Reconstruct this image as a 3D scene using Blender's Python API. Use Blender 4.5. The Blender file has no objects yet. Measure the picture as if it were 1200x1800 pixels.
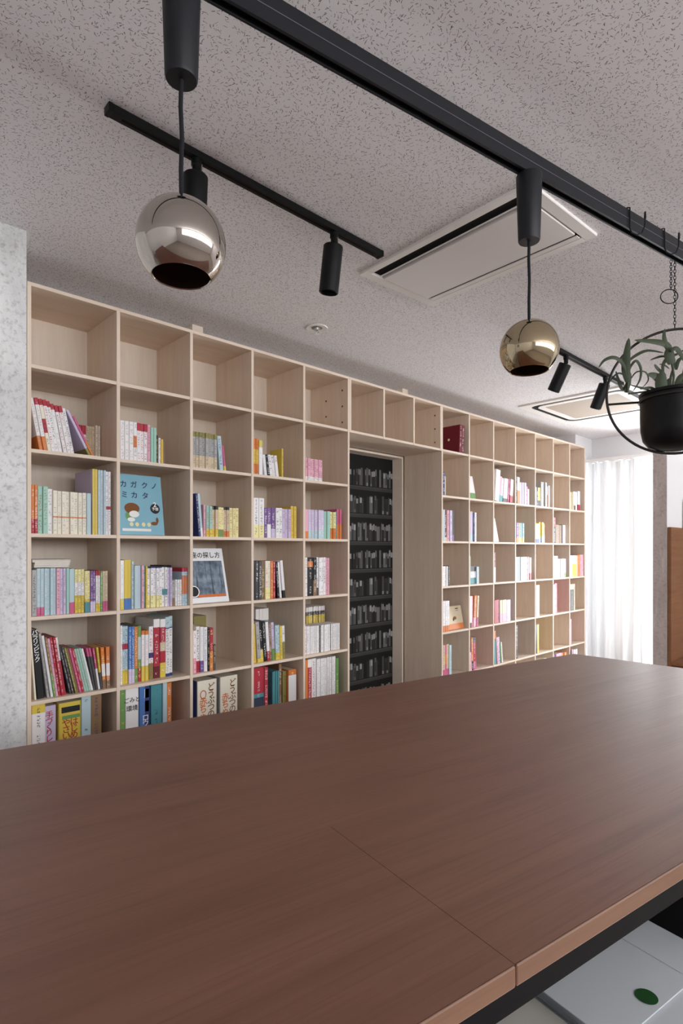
import bpy, bmesh, math, random
from mathutils import Vector, Matrix
random.seed(7)
scene = bpy.context.scene
COL = scene.collection
PI = math.pi

# ------------------------------------------------------------------ camera
CAMZ = 1.35
FPX, CX, HORIZ = 1000.0, 600.0, 967.0            # focal length / principal column / horizon row of the 1200x1800 photograph
TH = math.atan2(1035.0, FPX)                      # bookcase direction (+X) lies this far right of the view axis
FW = Vector((math.cos(TH), math.sin(TH), 0)); RT = Vector((math.sin(TH), -math.cos(TH), 0))
cam = bpy.data.cameras.new('camera'); camo = bpy.data.objects.new('camera', cam); COL.objects.link(camo)
cam.sensor_fit = 'HORIZONTAL'; cam.sensor_width = 24.0; cam.lens = 24.0 * FPX / 1200
cam.shift_y = (HORIZ - 900) / 1200.0
cam.clip_start = 0.02
camo.location = (0, 0, CAMZ); camo.rotation_euler = (PI / 2, 0, TH - PI / 2)
scene.camera = camo

def ray(x, y): return RT * ((x - CX) / FPX) + FW + Vector((0, 0, (HORIZ - y) / FPX))
def X_on_Y(x, Y):                                  # photo column -> X on the plane Y (parallel to the bookcase)
    d = ray(x, HORIZ); return d.x / d.y * Y
def px_at(x, y, t): return Vector((0, 0, CAMZ)) + ray(x, y) * t

# ------------------------------------------------------------------ world, daylight, exposure
w = bpy.data.worlds.new('sky'); scene.world = w; w.use_nodes = True
bg = w.node_tree.nodes['Background']; bg.inputs[0].default_value = (0.93, 0.96, 1.0, 1); bg.inputs[1].default_value = 2.5

def area(name, loc, rot, sx, sy, power, col):
    l = bpy.data.lights.new(name, 'AREA'); l.shape = 'RECTANGLE'; l.size = sx; l.size_y = sy; l.energy = power; l.color = col
    o = bpy.data.objects.new(name, l); COL.objects.link(o); o.location = loc; o.rotation_euler = rot; return o
area('daylight_street_windows', (2.2, -3.40, 2.0), (-PI / 2 - .62, 0, PI), 7.4, 1.1, 240, (0.98, 0.985, 1.0))
area('daylight_balcony_window', (6.98, 2.02, 1.35), (PI / 2 + .3, 0, PI / 2), 1.2, 2.2, 290, (0.94, 0.975, 1.0))
scene.view_settings.view_transform = 'Standard'; scene.view_settings.look = 'None'
scene.view_settings.gamma = 1; scene.view_settings.use_curve_mapping = False
scene.view_settings.exposure = 0.0
scene.cycles.use_denoising = True
scene.cycles.max_bounces = 10; scene.cycles.diffuse_bounces = 6; scene.cycles.transparent_max_bounces = 12

# ------------------------------------------------------------------ materials
def lin(h):
    h = h.lstrip('#'); v = [int(h[i:i + 2], 16) / 255 for i in (0, 2, 4)]
    return tuple(c / 12.92 if c <= .04045 else ((c + .055) / 1.055) ** 2.4 for c in v) + (1,)
class NT:
    def __init__(s, name):
        s.m = bpy.data.materials.new(name); s.m.use_nodes = True; s.t = s.m.node_tree; s.t.nodes.clear()
        s.out = s.n('ShaderNodeOutputMaterial'); s.b = s.n('ShaderNodeBsdfPrincipled'); s.l(s.b.outputs[0], s.out.inputs[0])
    def n(s, k, **kw):
        x = s.t.nodes.new(k)
        for a, b in kw.items(): setattr(x, a, b)
        return x
    def l(s, a, b): s.t.links.new(a, b)
    def put(s, sock, v):
        if isinstance(v, (int, float)): sock.default_value = v
        elif isinstance(v, (tuple, list)): sock.default_value = v
        else: s.l(v, sock)
    def math(s, op, a, b=0.0, c=None, clamp=False):
        x = s.n('ShaderNodeMath', operation=op, use_clamp=clamp); s.put(x.inputs[0], a); s.put(x.inputs[1], b)
        if c is not None: s.put(x.inputs[2], c)
        return x.outputs[0]
    def mix(s, f, a, b):
        x = s.n('ShaderNodeMix', data_type='RGBA'); s.put(x.inputs[0], f); s.put(x.inputs[6], a); s.put(x.inputs[7], b); return x.outputs[2]
    def ramp(s, f, lo, hi):
        x = s.n('ShaderNodeMapRange'); s.put(x.inputs[0], f); x.inputs[1].default_value = lo; x.inputs[2].default_value = hi; x.clamp = True; return x.outputs[0]
    def coord(s, kind='Object'): return s.n('ShaderNodeTexCoord').outputs[kind]
    def mapp(s, v, sc=(1, 1, 1), rot=(0, 0, 0)):
        x = s.n('ShaderNodeMapping'); s.l(v, x.inputs[0]); x.inputs['Scale'].default_value = sc; x.inputs['Rotation'].default_value = rot; return x.outputs[0]
    def noise(s, v, scale, detail=3, rough=.55, dist=0.0):
        x = s.n('ShaderNodeTexNoise'); s.l(v, x.inputs['Vector']); x.inputs['Scale'].default_value = scale
        x.inputs['Detail'].default_value = detail; x.inputs['Roughness'].default_value = rough; x.inputs['Distortion'].default_value = dist
        return x.outputs['Fac']
    def bump(s, h, strength, dist=.001):
        x = s.n('ShaderNodeBump'); x.inputs['Strength'].default_value = strength; x.inputs['Distance'].default_value = dist
        s.l(h, x.inputs['Height']); s.l(x.outputs[0], s.b.inputs['Normal'])
    def set(s, col=None, rough=None, metal=None, spec=None):
        if col is not None: s.put(s.b.inputs['Base Color'], col)
        if rough is not None: s.put(s.b.inputs['Roughness'], rough)
        if metal is not None: s.put(s.b.inputs['Metallic'], metal)
        if spec is not None: s.put(s.b.inputs['Specular IOR Level'], spec)
        return s.m
M = {}
def plain(name, col, rough=.5, metal=0, spec=.5, var=.06, vs=6):
    q = NT(name); c = lin(col) if isinstance(col, str) else col
    f = q.noise(q.coord(), vs, 3)
    q.set(q.mix(f, tuple(v * (1 - var) for v in c[:3]) + (1,), tuple(min(1, v * (1 + var)) for v in c[:3]) + (1,)), rough, metal, spec)
    M[name] = q.m; return q.m
def birch(name, sc, a, b):
    q = NT(name); v = q.mapp(q.coord(), sc); f = q.noise(v, 1, 5, .6, .6); g = q.noise(v, 5, 3, .6)
    h = q.math('MULTIPLY_ADD', g, .35, q.math('MULTIPLY', f, .65))
    q.set(q.mix(q.ramp(h, .3, .7), lin(a), lin(b)), .5, 0, .35); M[name] = q.m; return q.m
birch('birch_upright', (22, 22, 1.6), '#d7c3b0', '#e6d6c5')
birch('birch_level', (1.6, 22, 22), '#d7c3b0', '#e6d6c5')
birch('birch_back', (14, 14, 1.2), '#d9cab9', '#e7dbcc')
birch('birch_edge', (9, 9, 9), '#ecdccb', '#f1e4d6')
def m_ceiling():
    q = NT('rockwool_ceiling'); co = q.coord()
    mask = None
    for k, (sc, rot) in enumerate(((72, .3), (95, 1.9))):
        v = q.mapp(co, (1, 1, 1), (0, 0, rot)); wob = q.n('ShaderNodeTexNoise'); q.l(v, wob.inputs['Vector']); wob.inputs['Scale'].default_value = 120
        add = q.n('ShaderNodeVectorMath', operation='MULTIPLY_ADD'); q.l(wob.outputs['Color'], add.inputs[0]); add.inputs[1].default_value = (.006, .006, 0); q.l(v, add.inputs[2])
        vo = q.n('ShaderNodeTexVoronoi', voronoi_dimensions='2D'); q.l(add.outputs[0], vo.inputs['Vector']); vo.inputs['Scale'].default_value = sc
        d = q.n('ShaderNodeVectorMath', operation='SUBTRACT'); q.l(add.outputs[0], d.inputs[0]); q.l(vo.outputs['Position'], d.inputs[1])
        sp = q.n('ShaderNodeSeparateColor'); q.l(vo.outputs['Color'], sp.inputs[0])
        ang = q.math('MULTIPLY', sp.outputs[0], 6.283)
        ro = q.n('ShaderNodeVectorRotate', rotation_type='Z_AXIS'); q.l(d.outputs[0], ro.inputs['Vector']); q.l(ang, ro.inputs['Angle'])
        se = q.n('ShaderNodeSeparateXYZ'); q.l(ro.outputs[0], se.inputs[0])
        ln = q.math('MULTIPLY_ADD', sp.outputs[1], .0052, .0008)
        mx = q.math('LESS_THAN', q.math('ABSOLUTE', se.outputs[0]), ln)
        my = q.math('LESS_THAN', q.math('ABSOLUTE', se.outputs[1]), q.math('MULTIPLY_ADD', sp.outputs[2], .0008, .0004))
        r = q.math('MULTIPLY', q.math('MULTIPLY', mx, my), q.math('LESS_THAN', sp.outputs[2], .6))
        mask = r if mask is None else q.math('MAXIMUM', mask, r)
    n = q.noise(co, 400, 2); base = q.mix(n, lin('#e9e6e7'), lin('#f0eeef'))
    q.set(q.mix(mask, base, lin('#7d7271')), .95, 0, .1)
    q.bump(q.math('SUBTRACT', q.math('MULTIPLY', n, .25), mask), .6, .0015)
    M['ceiling'] = q.m
m_ceiling()
def m_concrete(name, a, b, c):
    q = NT(name); co = q.coord(); v = q.mapp(co, (1, 1, .45))
    n1 = q.noise(v, 5, 6, .7, .4); n2 = q.noise(co, 45, 6, .75); n3 = q.noise(q.mapp(co, (1, 1, .2)), 16, 5, .7)
    col = q.mix(q.ramp(n1, .35, .65), lin(a), lin(b)); col = q.mix(q.math('MULTIPLY', q.ramp(n2, .5, .68), .75), col, lin(c))
    col = q.mix(q.math('MULTIPLY', q.ramp(n3, .55, .75), .4), col, lin('#efeff0'))
    q.set(col, .85, 0, .2); q.bump(n2, .2, .001); M[name] = q.m
m_concrete('concrete', '#eeeeed', '#d4d4d4', '#9c9aa2')
m_concrete('concrete_grey', '#c0b5b2', '#afa4a1', '#968b8a')
def m_walnut(name, a, b, c, rg=.38, spc=.62):
    q = NT(name); co = q.coord()
    v = q.mapp(co, (1.1, 17, 17)); f = q.noise(v, 1, 6, .62, .9); g = q.noise(q.mapp(co, (4, 190, 190)), 1, 4, .7); p = q.noise(q.mapp(co, (.7, 5, 5)), 1, 2)
    saw = q.noise(q.mapp(co, (160, 6, 6)), 1, 2); sm = q.math('MULTIPLY', q.ramp(q.noise(co, 2.2, 2), .56, .66), q.math('MULTIPLY', saw, .35))
    col = q.mix(q.ramp(f, .3, .72), lin(a), lin(b)); col = q.mix(q.math('MULTIPLY', q.ramp(g, .5, .75), .45), col, lin(c))
    col = q.mix(q.math('MULTIPLY', q.ramp(p, .45, .65), .35), col, lin(b)); col = q.mix(sm, col, lin(c))
    q.set(col, q.math('MULTIPLY_ADD', g, .12, rg), 0, spc); q.bump(q.math('ADD', g, q.math('MULTIPLY', sm, 1.0)), .12, .0006); M[name] = q.m
m_walnut('walnut', '#694334', '#7d5644', '#533628')
m_walnut('walnut_edge', '#785543', '#8b6751', '#644637')
m_walnut('bench_wood', '#7d563c', '#8d6448', '#67452f', .75, .12)
plain('white_wall', '#e9e8e9', .9, 0, .2, .02); plain('grey_floor', '#9a9088', .6, 0, .3, .12, 3)
plain('black_powder', '#0b0b0d', .5, 0, .25, .1, 40); plain('rail_grey', '#1b1c21', .45, 0, .3, .06, 30); plain('groove_black', '#060606', .8, 0, .2, .1)
plain('rail_line', '#6b6c72', .4); plain('cord_black', '#1d1e22', .7, 0, .2, .1, 80)
plain('ac_white', '#e8e3e0', .5, 0, .4, .015); plain('ac_edge', '#efebe7', .4, 0, .4, .015); plain('ac_grille', '#b3a79b', .7, 0, .2, .05, 60); plain('slot_black', '#0b0b0c', .7, 0, .2); plain('flap_grey', '#8d8681', .35)
plain('chrome_pin', '#c9c9c9', .2, 1); plain('screw_brown', '#5b4436', .6)
plain('paper_white', '#c3c8cc', .8, 0, .2, .03); plain('paper_grey', '#b9b6ad', .85, 0, .2, .05); plain('sticker_green', '#1d4a22', .6, 0, .3, .15, 60)
plain('page_edge', '#d8cfc0', .9, 0, .1, .08, 90); plain('pot_black', '#0c0c0e', .4, 0, .3, .05)
plain('soil', '#2b2019', .95, 0, .1, .3, 50); plain('ring_metal', '#2b2724', .4, .3, .5)
plain('print_dark', '#26324a', .7); plain('print_black', '#15151a', .7); plain('print_white', '#eceae6', .7); plain('print_red', '#b3352c', .7)
plain('print_orange', '#d9702c', .7); plain('print_brown', '#7a4a1c', .7, var=.2); plain('print_green', '#6d9a5e', .7); plain('print_cream', '#e6dfb0', .7)
plain('print_violet', '#8b4f86', .7); plain('print_teal', '#3f7f86', .7); plain('print_yellow', '#e0b83a', .7); plain('print_navy', '#2c3c78', .7); plain('print_grey', '#8f979e', .7)
plain('frame_white', '#e6e4e2', .5); plain('screen_dark', '#3a3330', .3)
def m_metal(name, a, rough):
    q = NT(name); q.set(lin(a), rough, 1); n = q.noise(q.coord(), 4, 2); q.put(q.b.inputs['Roughness'], q.math('MULTIPLY_ADD', n, .02, rough)); M[name] = q.m
m_metal('chrome', '#c4bcb3', .03); m_metal('gold', '#c4b496', .03); plain('copper_liner', '#4a3022', .5)
def m_curtain():
    q = NT('sheer_curtain'); n = q.noise(q.mapp(q.coord(), (300, 300, 300)), 1, 2)
    q.set(q.mix(n, (.83, .85, .87, 1), (.88, .9, .92, 1)), .9, 0, .05)
    tr = q.n('ShaderNodeBsdfTranslucent'); tr.inputs[0].default_value = (.92, .92, .92, 1); mx = q.n('ShaderNodeMixShader'); mx.inputs[0].default_value = .016
    q.l(q.b.outputs[0], mx.inputs[1]); q.l(tr.outputs[0], mx.inputs[2]); q.l(mx.outputs[0], q.out.inputs[0]); M['curtain'] = q.m
m_curtain()
def m_glass():
    q = NT('window_glass'); q.set((1, 1, 1, 1), .02); tr = q.n('ShaderNodeBsdfTransparent'); gl = q.n('ShaderNodeBsdfGlossy'); gl.inputs['Roughness'].default_value = .02
    mx = q.n('ShaderNodeMixShader'); mx.inputs[0].default_value = .06; q.l(tr.outputs[0], mx.inputs[1]); q.l(gl.outputs[0], mx.inputs[2]); q.l(mx.outputs[0], q.out.inputs[0]); M['glass'] = q.m
m_glass()
def m_leaf():
    q = NT('fern_leaf'); n = q.noise(q.coord(), 14, 3); q.set(q.mix(n, lin('#262d20'), lin('#4a563c')), .5, 0, .4); M['leaf'] = q.m
m_leaf()
def m_attr(name, rough=.7):
    q = NT(name); a = q.n('ShaderNodeAttribute'); a.attribute_name = 'ink'; q.set(a.outputs['Color'], rough, 0, .25); M[name] = q.m
m_attr('printed_wallpaper', .6)
def m_photo():
    q = NT('forest_photo_print'); co = q.coord()
    tr = q.noise(q.mapp(co, (60, 60, 5)), 1, 4, .6, .5); cl = q.noise(co, 22, 4)
    col = q.mix(q.ramp(cl, .35, .7), lin('#4b5a6c'), lin('#93a4b5')); col = q.mix(q.math('MULTIPLY', q.ramp(tr, .52, .66), .75), col, lin('#1e2630'))
    q.set(col, .4, 0, .4); M['photo'] = q.m
m_photo()
def m_book(mname, akind):
    """flat print of a book jacket: bands at head and foot and a column of small lettering on the spine; UV in metres"""
    q = NT('book_print')
    def at(nm): a = q.n('ShaderNodeAttribute', attribute_type=akind); a.attribute_name = nm; return a
    uv = q.n('ShaderNodeSeparateXYZ'); q.l(q.coord('UV'), uv.inputs[0]); u, v = uv.outputs[0], uv.outputs[1]
    dim = q.n('ShaderNodeSeparateXYZ'); q.l(at('dims').outputs['Vector'], dim.inputs[0]); wd, ht, seed = dim.outputs
    fr = q.n('ShaderNodeSeparateXYZ'); q.l(at('bands').outputs['Vector'], fr.inputs[0]); tf, bf, tx = fr.outputs
    mid = q.n('ShaderNodeSeparateXYZ'); q.l(at('middle').outputs['Vector'], mid.inputs[0]); m0, m1 = mid.outputs[0], mid.outputs[1]
    vv = q.math('DIVIDE', v, ht); uu = q.math('SUBTRACT', q.math('DIVIDE', u, wd), .5)
    col = at('base').outputs['Color']
    inm = q.math('MULTIPLY', q.math('GREATER_THAN', vv, m0), q.math('LESS_THAN', vv, m1))
    on = q.math('LESS_THAN', q.math('ABSOLUTE', uu), .501)
    col = q.mix(on, at('sidec').outputs['Color'], col)
    col = q.mix(q.math('MULTIPLY', inm, on), col, at('midc').outputs['Color'])
    col = q.mix(q.math('LESS_THAN', vv, bf), col, at('footc').outputs['Color'])
    col = q.mix(q.math('GREATER_THAN', vv, q.math('SUBTRACT', 1.0, tf)), col, at('topc').outputs['Color'])
    g = q.math('MINIMUM', q.math('MULTIPLY', wd, .62), .014)
    lu = q.math('DIVIDE', q.math('MULTIPLY', uu, wd), g); lv = q.math('DIVIDE', v, g); fv = q.math('FRACT', lv)
    cell = q.math('MULTIPLY', q.math('LESS_THAN', q.math('ABSOLUTE', lu), .45), q.math('MULTIPLY', q.math('GREATER_THAN', fv, .1), q.math('LESS_THAN', fv, .9)))
    cb = q.n('ShaderNodeCombineXYZ'); q.l(lu, cb.inputs[0]); q.l(lv, cb.inputs[1]); q.l(seed, cb.inputs[2])
    ink = q.math('GREATER_THAN', q.noise(cb.outputs[0], 2.6, 1, .5), .52)
    cb2 = q.n('ShaderNodeCombineXYZ'); q.l(q.math('MULTIPLY', q.math('FLOOR', lv), .37), cb2.inputs[0]); q.l(seed, cb2.inputs[1])
    blk = q.math('GREATER_THAN', q.noise(cb2.outputs[0], 1.0, 1), .44)
    rng = q.math('MULTIPLY', q.math('GREATER_THAN', vv, .06), q.math('LESS_THAN', vv, .95))
    t = q.math('MULTIPLY', q.math('MULTIPLY', q.math('MULTIPLY', cell, ink), q.math('MULTIPLY', blk, rng)), tx)
    edge = q.math('GREATER_THAN', q.math('ABSOLUTE', uu), .46)
    col = q.mix(q.math('MULTIPLY', t, .7), col, at('textc').outputs['Color'])
    col = q.mix(q.math('MULTIPLY', q.math('MULTIPLY', edge, on), .3), col, (.12, .1, .1, 1))
    q.set(col, .45, 0, .4); M[mname] = q.m
m_book('book', 'OBJECT'); m_book('book_pack', 'GEOMETRY')

# ------------------------------------------------------------------ builders
def link(name, me, mat=None, parent=None, loc=None, rot=None):
    o = bpy.data.objects.new(name, me); COL.objects.link(o)
    if me is not None and mat is not None and len(me.materials) == 0: me.materials.append(M[mat] if isinstance(mat, str) else mat)
    if parent: o.parent = parent
    if loc is not None: o.location = loc
    if rot is not None: o.rotation_euler = rot
    return o
def tag(o, label, cat, group=None):
    o['label'] = label; o['category'] = cat
    if group: o['group'] = group
    return o
def thing(name, label, cat, loc=(0, 0, 0), rz=0, group=None):
    return tag(link(name, None, loc=loc, rot=(0, 0, rz)), label, cat, group)
def struct(o): o['kind'] = 'structure'; return o
def mesh(name, bm, smooth=None):
    me = bpy.data.meshes.new(name); bm.normal_update(); bm.to_mesh(me); bm.free()
    if smooth is not None:
        for p in me.polygons: p.use_smooth = True
        try: me.set_sharp_from_angle(angle=math.radians(smooth))
        except Exception: pass
    return me
def abox(bm, x0, x1, y0, y1, z0, z1, bev=0):
    vs = [bm.verts.new((x, y, z)) for x in (x0, x1) for y in (y0, y1) for z in (z0, z1)]
    fs = [bm.faces.new([vs[i] for i in f]) for f in ((0, 1, 3, 2), (4, 6, 7, 5), (0, 4, 5, 1), (2, 3, 7, 6), (0, 2, 6, 4), (1, 5, 7, 3))]
    if bev:
        es = list({e for f in fs for e in f.edges}); bmesh.ops.bevel(bm, geom=es, offset=bev, segments=1, affect='EDGES')
def box(name, x0, x1, y0, y1, z0, z1, mat, parent=None, bev=0, loc=None):
    bm = bmesh.new(); abox(bm, x0, x1, y0, y1, z0, z1, bev); return link(name, mesh(name, bm), mat, parent, loc)
def boxes(name, lst, mat, parent=None):
    bm = bmesh.new()
    for b in lst: abox(bm, *b)
    return link(name, mesh(name, bm), mat, parent)
def prism(name, pts, z0, z1, mat, parent=None, bev=0):
    bm = bmesh.new(); lo = [bm.verts.new((x, y, z0)) for x, y in pts]; hi = [bm.verts.new((x, y, z1)) for x, y in pts]; n = len(pts)
    bm.faces.new(lo[::-1]); top = bm.faces.new(hi)
    for i in range(n): bm.faces.new((lo[i], lo[(i + 1) % n], hi[(i + 1) % n], hi[i]))
    if bev: bmesh.ops.bevel(bm, geom=list(top.edges), offset=bev, segments=2, affect='EDGES')
    return link(name, mesh(name, bm), mat, parent)
def alathe(bm, prof, n=40, c=(0, 0)):
    rings = []
    for r, z in prof:
        rings.append([bm.verts.new((c[0], c[1], z))] if r < 1e-6 else [bm.verts.new((c[0] + r * math.cos(2 * PI * i / n), c[1] + r * math.sin(2 * PI * i / n), z)) for i in range(n)])
    for a, b in zip(rings, rings[1:]):
        for i in range(n):
            j = (i + 1) % n; f = [a[i % len(a)], a[j % len(a)], b[j % len(b)], b[i % len(b)]]; u = []
            for v in f:
                if v not in u: u.append(v)
            if len(u) > 2: bm.faces.new(u)
def lathe(name, prof, mat, parent=None, n=40, loc=None, rot=None, smooth=35):
    bm = bmesh.new(); alathe(bm, prof, n); bmesh.ops.recalc_face_normals(bm, faces=bm.faces); return link(name, mesh(name, bm, smooth), mat, parent, loc, rot)
def atube(bm, pts, r, n=8, closed=False):
    pts = [Vector(p) for p in pts]; rings = []; k = len(pts); up = None
    for i in range(k):
        a = pts[(i - 1) % k] if (closed or i > 0) else pts[i]; b = pts[(i + 1) % k] if (closed or i < k - 1) else pts[i]
        d = (b - a).normalized()
        if up is None: up = d.orthogonal().normalized()
        up = (up - d * up.dot(d)).normalized(); s = d.cross(up); rr = r[i] if isinstance(r, (list, tuple)) else r
        rings.append([bm.verts.new(pts[i] + (up * math.cos(2 * PI * j / n) + s * math.sin(2 * PI * j / n)) * rr) for j in range(n)])
    for i in range(k if closed else k - 1):
        a, b = rings[i], rings[(i + 1) % k]
        for j in range(n): bm.faces.new((a[j], a[(j + 1) % n], b[(j + 1) % n], b[j]))
    if not closed: bm.faces.new(rings[0][::-1]); bm.faces.new(rings[-1])
def tube(name, pts, r, mat, parent=None, n=8, closed=False):
    bm = bmesh.new(); atube(bm, pts, r, n, closed); return link(name, mesh(name, bm, 40), mat, parent)
def circle(c, r, u, v, n=48, a0=0, a1=2 * PI, end=False):
    m = n + 1 if end else n
    return [Vector(c) + Vector(u) * r * math.cos(a0 + (a1 - a0) * i / n) + Vector(v) * r * math.sin(a0 + (a1 - a0) * i / n) for i in range(m)]
_tc = {}
def lettering(body, size, mat, parent, loc, rot=(PI / 2, 0, 0), name='lettering', vertical=False, sx=1.0, bold=0.0):
    """flat printed characters (facing -Y of the parent when rot is the default)"""
    key = (body, vertical, bold)
    if key not in _tc:
        c = bpy.data.curves.new('lettering', 'FONT'); c.body = '\n'.join(body) if vertical else body; c.align_x = 'CENTER'; c.space_line = .78; c.resolution_u = 2; c.offset = bold
        o = bpy.data.objects.new('tmp', c); COL.objects.link(o); bpy.context.view_layer.update()
        _tc[key] = bpy.data.meshes.new_from_object(o.evaluated_get(bpy.context.evaluated_depsgraph_get())); bpy.data.objects.remove(o); bpy.data.curves.remove(c)
    me = _tc[key].copy(); me.materials.clear()
    o = link(name, me, mat, parent, loc, rot); o.scale = (size * sx, size, size); return o

# ------------------------------------------------------------------ room shell
ZC = CAMZ + 1.23                                   # ceiling
XW, XL, YF, YB = 6.40, -2.6, -2.9, 2.90            # balcony wall, end wall, street wall, wall behind the bookcases
struct(box('floor', XL - .2, XW + .2, YF - .2, YB + .6, -.1, 0, 'grey_floor'))
struct(box('ceiling', XL - .2, XW + .2, YF - .2, YB + .6, ZC, ZC + .1, 'ceiling'))
struct(box('wall_left', XL - .12, XL, YF, YB, 0, ZC, 'white_wall'))
DX0, DX1, DZ = 2.50, 3.443, CAMZ + .714            # doorway between the bookcases
struct(boxes('wall_back', [(XL, DX0, YB, YB + .12, 0, ZC), (DX1, XW, YB, YB + .12, 0, ZC), (DX0, DX1, YB, YB + .12, DZ + .015, ZC)], 'white_wall'))
WX0, WX1, WZ0, WZ1 = -1.5, 5.9, 1.40, 2.54
struct(boxes('wall_front', [(XL, XW, YF - .12, YF, 0, WZ0), (XL, XW, YF - .12, YF, WZ1, ZC), (XL, WX0, YF - .12, YF, WZ0, WZ1), (WX1, XW, YF - .12, YF, WZ0, WZ1)], 'white_wall'))
fw = struct(boxes('window_2', [(WX0, WX1, YF - .1, YF - .04, WZ0, WZ0 + .05), (WX0, WX1, YF - .1, YF - .04, WZ1 - .05, WZ1)], 'frame_white'))
for i in range(7):
    x = WX0 + (WX1 - WX0) * i / 6; box('mullion', x - .03, x + .03, YF - .1, YF - .04, WZ0, WZ1, 'frame_white', fw)
    if i < 6: box('pane', x + .03, x + (WX1 - WX0) / 6 - .03, YF - .074, YF - .068, WZ0 + .05, WZ1 - .05, 'glass', fw)
# balcony wall with its tall window
BY0, BY1, BZ1 = 1.50, 2.60, CAMZ + .90
struct(boxes('wall_right', [(XW, XW + .12, YF, BY0, 0, ZC), (XW, XW + .12, BY1, YB, 0, ZC), (XW, XW + .12, BY0, BY1, BZ1, ZC)], 'white_wall'))
bw = struct(boxes('window_1', [(XW + .03, XW + .08, BY0, BY1, .0, .10), (XW + .03, XW + .08, BY0, BY1, BZ1 - .05, BZ1)], 'frame_white'))
for y in (BY0, (BY0 + BY1) / 2 - .02, BY1 - .04): box('window_stile', XW + .03, XW + .08, y, y + .04, .1, BZ1 - .05, 'frame_white', bw)
for y in (BY0 + .04, (BY0 + BY1) / 2 + .02): box('pane', XW + .05, XW + .056, y, y + (BY1 - BY0) / 2 - .06, .1, BZ1 - .05, 'glass', bw)
struct(boxes('wall_niche', [(5.985, XW, 2.62, YB, 0, ZC)], 'white_wall'))
# concrete pillar beside the first bookcase, and the stub partition by the balcony window
pil = box('wall_pillar', -1.6, X_on_Y(46.5, 2.42), 2.42, YB, 0, ZC, 'concrete'); struct(pil)
PX = 5.2; PY1 = PX * .3107; PY0 = PX * .2915
part = box('wall_partition', PX, 5.85, PY0, PY1, 0, ZC, 'white_wall'); struct(part)
box('end_facing', PX - .006, PX, PY0 - .003, PY1 + .003, 0, ZC, 'concrete_grey', part)
# door casing and the book-print door
cas = struct(box('trim_1', DX1 - .015, DX1, 2.868, 2.965, 0, DZ + .015, 'birch_edge'))
box('casing_head', DX0, DX1 - .015, 2.868, 2.965, DZ, DZ + .015, 'birch_edge', cas)
def print_door():
    bm = bmesh.new(); cl = bm.loops.layers.float_color.new('ink'); y = 0
    def quad(x0, x1, z0, z1, c, dy):
        f = bm.faces.new([bm.verts.new(p) for p in ((x0, dy, z0), (x1, dy, z0), (x1, dy, z1), (x0, dy, z1))])
        for l in f.loops: l[cl] = (c[0], c[1], c[2], 1)
    W = DX1 - .015 - DX0; pitch = .2075; H = DZ
    quad(0, W, 0, H, (.006, .006, .006), 0)
    pats = []
    rnd = random.Random(11)
    for k in range(3):
        x = .004; L = []
        while x < W - .01:
            b = rnd.choice((.013, .016, .02, .024)); h = rnd.uniform(.105, .14); g = rnd.choice((.012, .02, .03, .045, .06, .09, .14)); warm = rnd.uniform(.95, 1.08)
            if rnd.random() < .12: x += rnd.uniform(.01, .03)
            L.append((x, min(x + b, W), h, g, warm, rnd.random(), rnd.random())); x += b + .001
        pats.append(L)
    r = 0; z = H - .02 - pitch
    while z > -.1:
        for (x0, x1, h, g, wm, a, bq) in pats[r % 3]:
            if z + h < 0: continue
            z0 = max(z, 0.001); quad(x0, x1, z0, z + h, (g * wm, g, g), -.0004)
            if a < .35: quad(x0 + .002, x1 - .002, max(z0, z + h * .62), z + h * .95, (.16 + .25 * bq,) * 3, -.0008)
            elif a < .6: quad(x0 + .003, x1 - .003, max(z0, z + h * .2), z + h * .75, (g * .35,) * 3, -.0008)
            elif a < .72: quad(x0 + .002, x1 - .002, z0, max(z0 + .001, z + h * .18), (.22,) * 3, -.0008)
        if z > .04: quad(0, W, z - .034, z - .006, (.04, .039, .039), -.0005); quad(0, W, z - .012, z - .008, (.07, .068, .066), -.0008)
        z -= pitch; r += 1
    bmesh.ops.recalc_face_normals(bm, faces=bm.faces)
    d = struct(box('door_1', DX0, DX1 - .015, 2.966, 2.998, 0.004, DZ, 'black_powder'))
    o = link('printed_wallpaper', mesh('printed_wallpaper', bm), 'printed_wallpaper', d, (DX0, 2.9655, 0)); o['kind'] = 'stuff'
    o['label'] = 'black and grey wallpaper printed with rows of books on shelves'
print_door()

# ------------------------------------------------------------------ bookcases
YS, TK = 2.51, .015                                # front plane and board thickness
YBK = 2.868
SZ = [CAMZ + v for v in (1.0705, .742, .401, .060, -.277, -.619, -.961, -1.295)]      # board centre heights, top to bottom
AX = [X_on_Y(x, YS) for x in (51.5,)][0] ; AX = .685
AW = [AX + .3605 * i for i in range(6)]
BX = [3.462 + .3568 * i for i in range(8)]
def boards(root, xs, zs, back=True, bottom=True):
    ox, oy = root.location.x, root.location.y
    def bd(name, x0, x1, y0, y1, z0, z1, mat):
        o = box(name, x0 - ox, x1 - ox, y0 - oy, y1 - oy, z0, z1, mat, root, .0006)
        return o
    h = TK / 2
    bd('top_board', xs[0] - h, xs[-1] + h, YS, YBK, zs[0] - h, zs[0] + h, 'birch_level')
    for i, x in enumerate(xs):
        bd('side_panel' if i in (0, len(xs) - 1) else 'divider', x - h, x + h, YS, YBK, zs[-1] - h, zs[0] - h, 'birch_upright')
    for z in zs[1:]:
        for a, b in zip(xs, xs[1:]): bd('shelf', a + h, b - h, YS + .0015, YBK - .006, z - h, z + h, 'birch_level')
    bd('back_panel', xs[0] + h, xs[-1] - h, YBK - .006, YBK, zs[-1] - h, zs[0] - h, 'birch_back')
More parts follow.
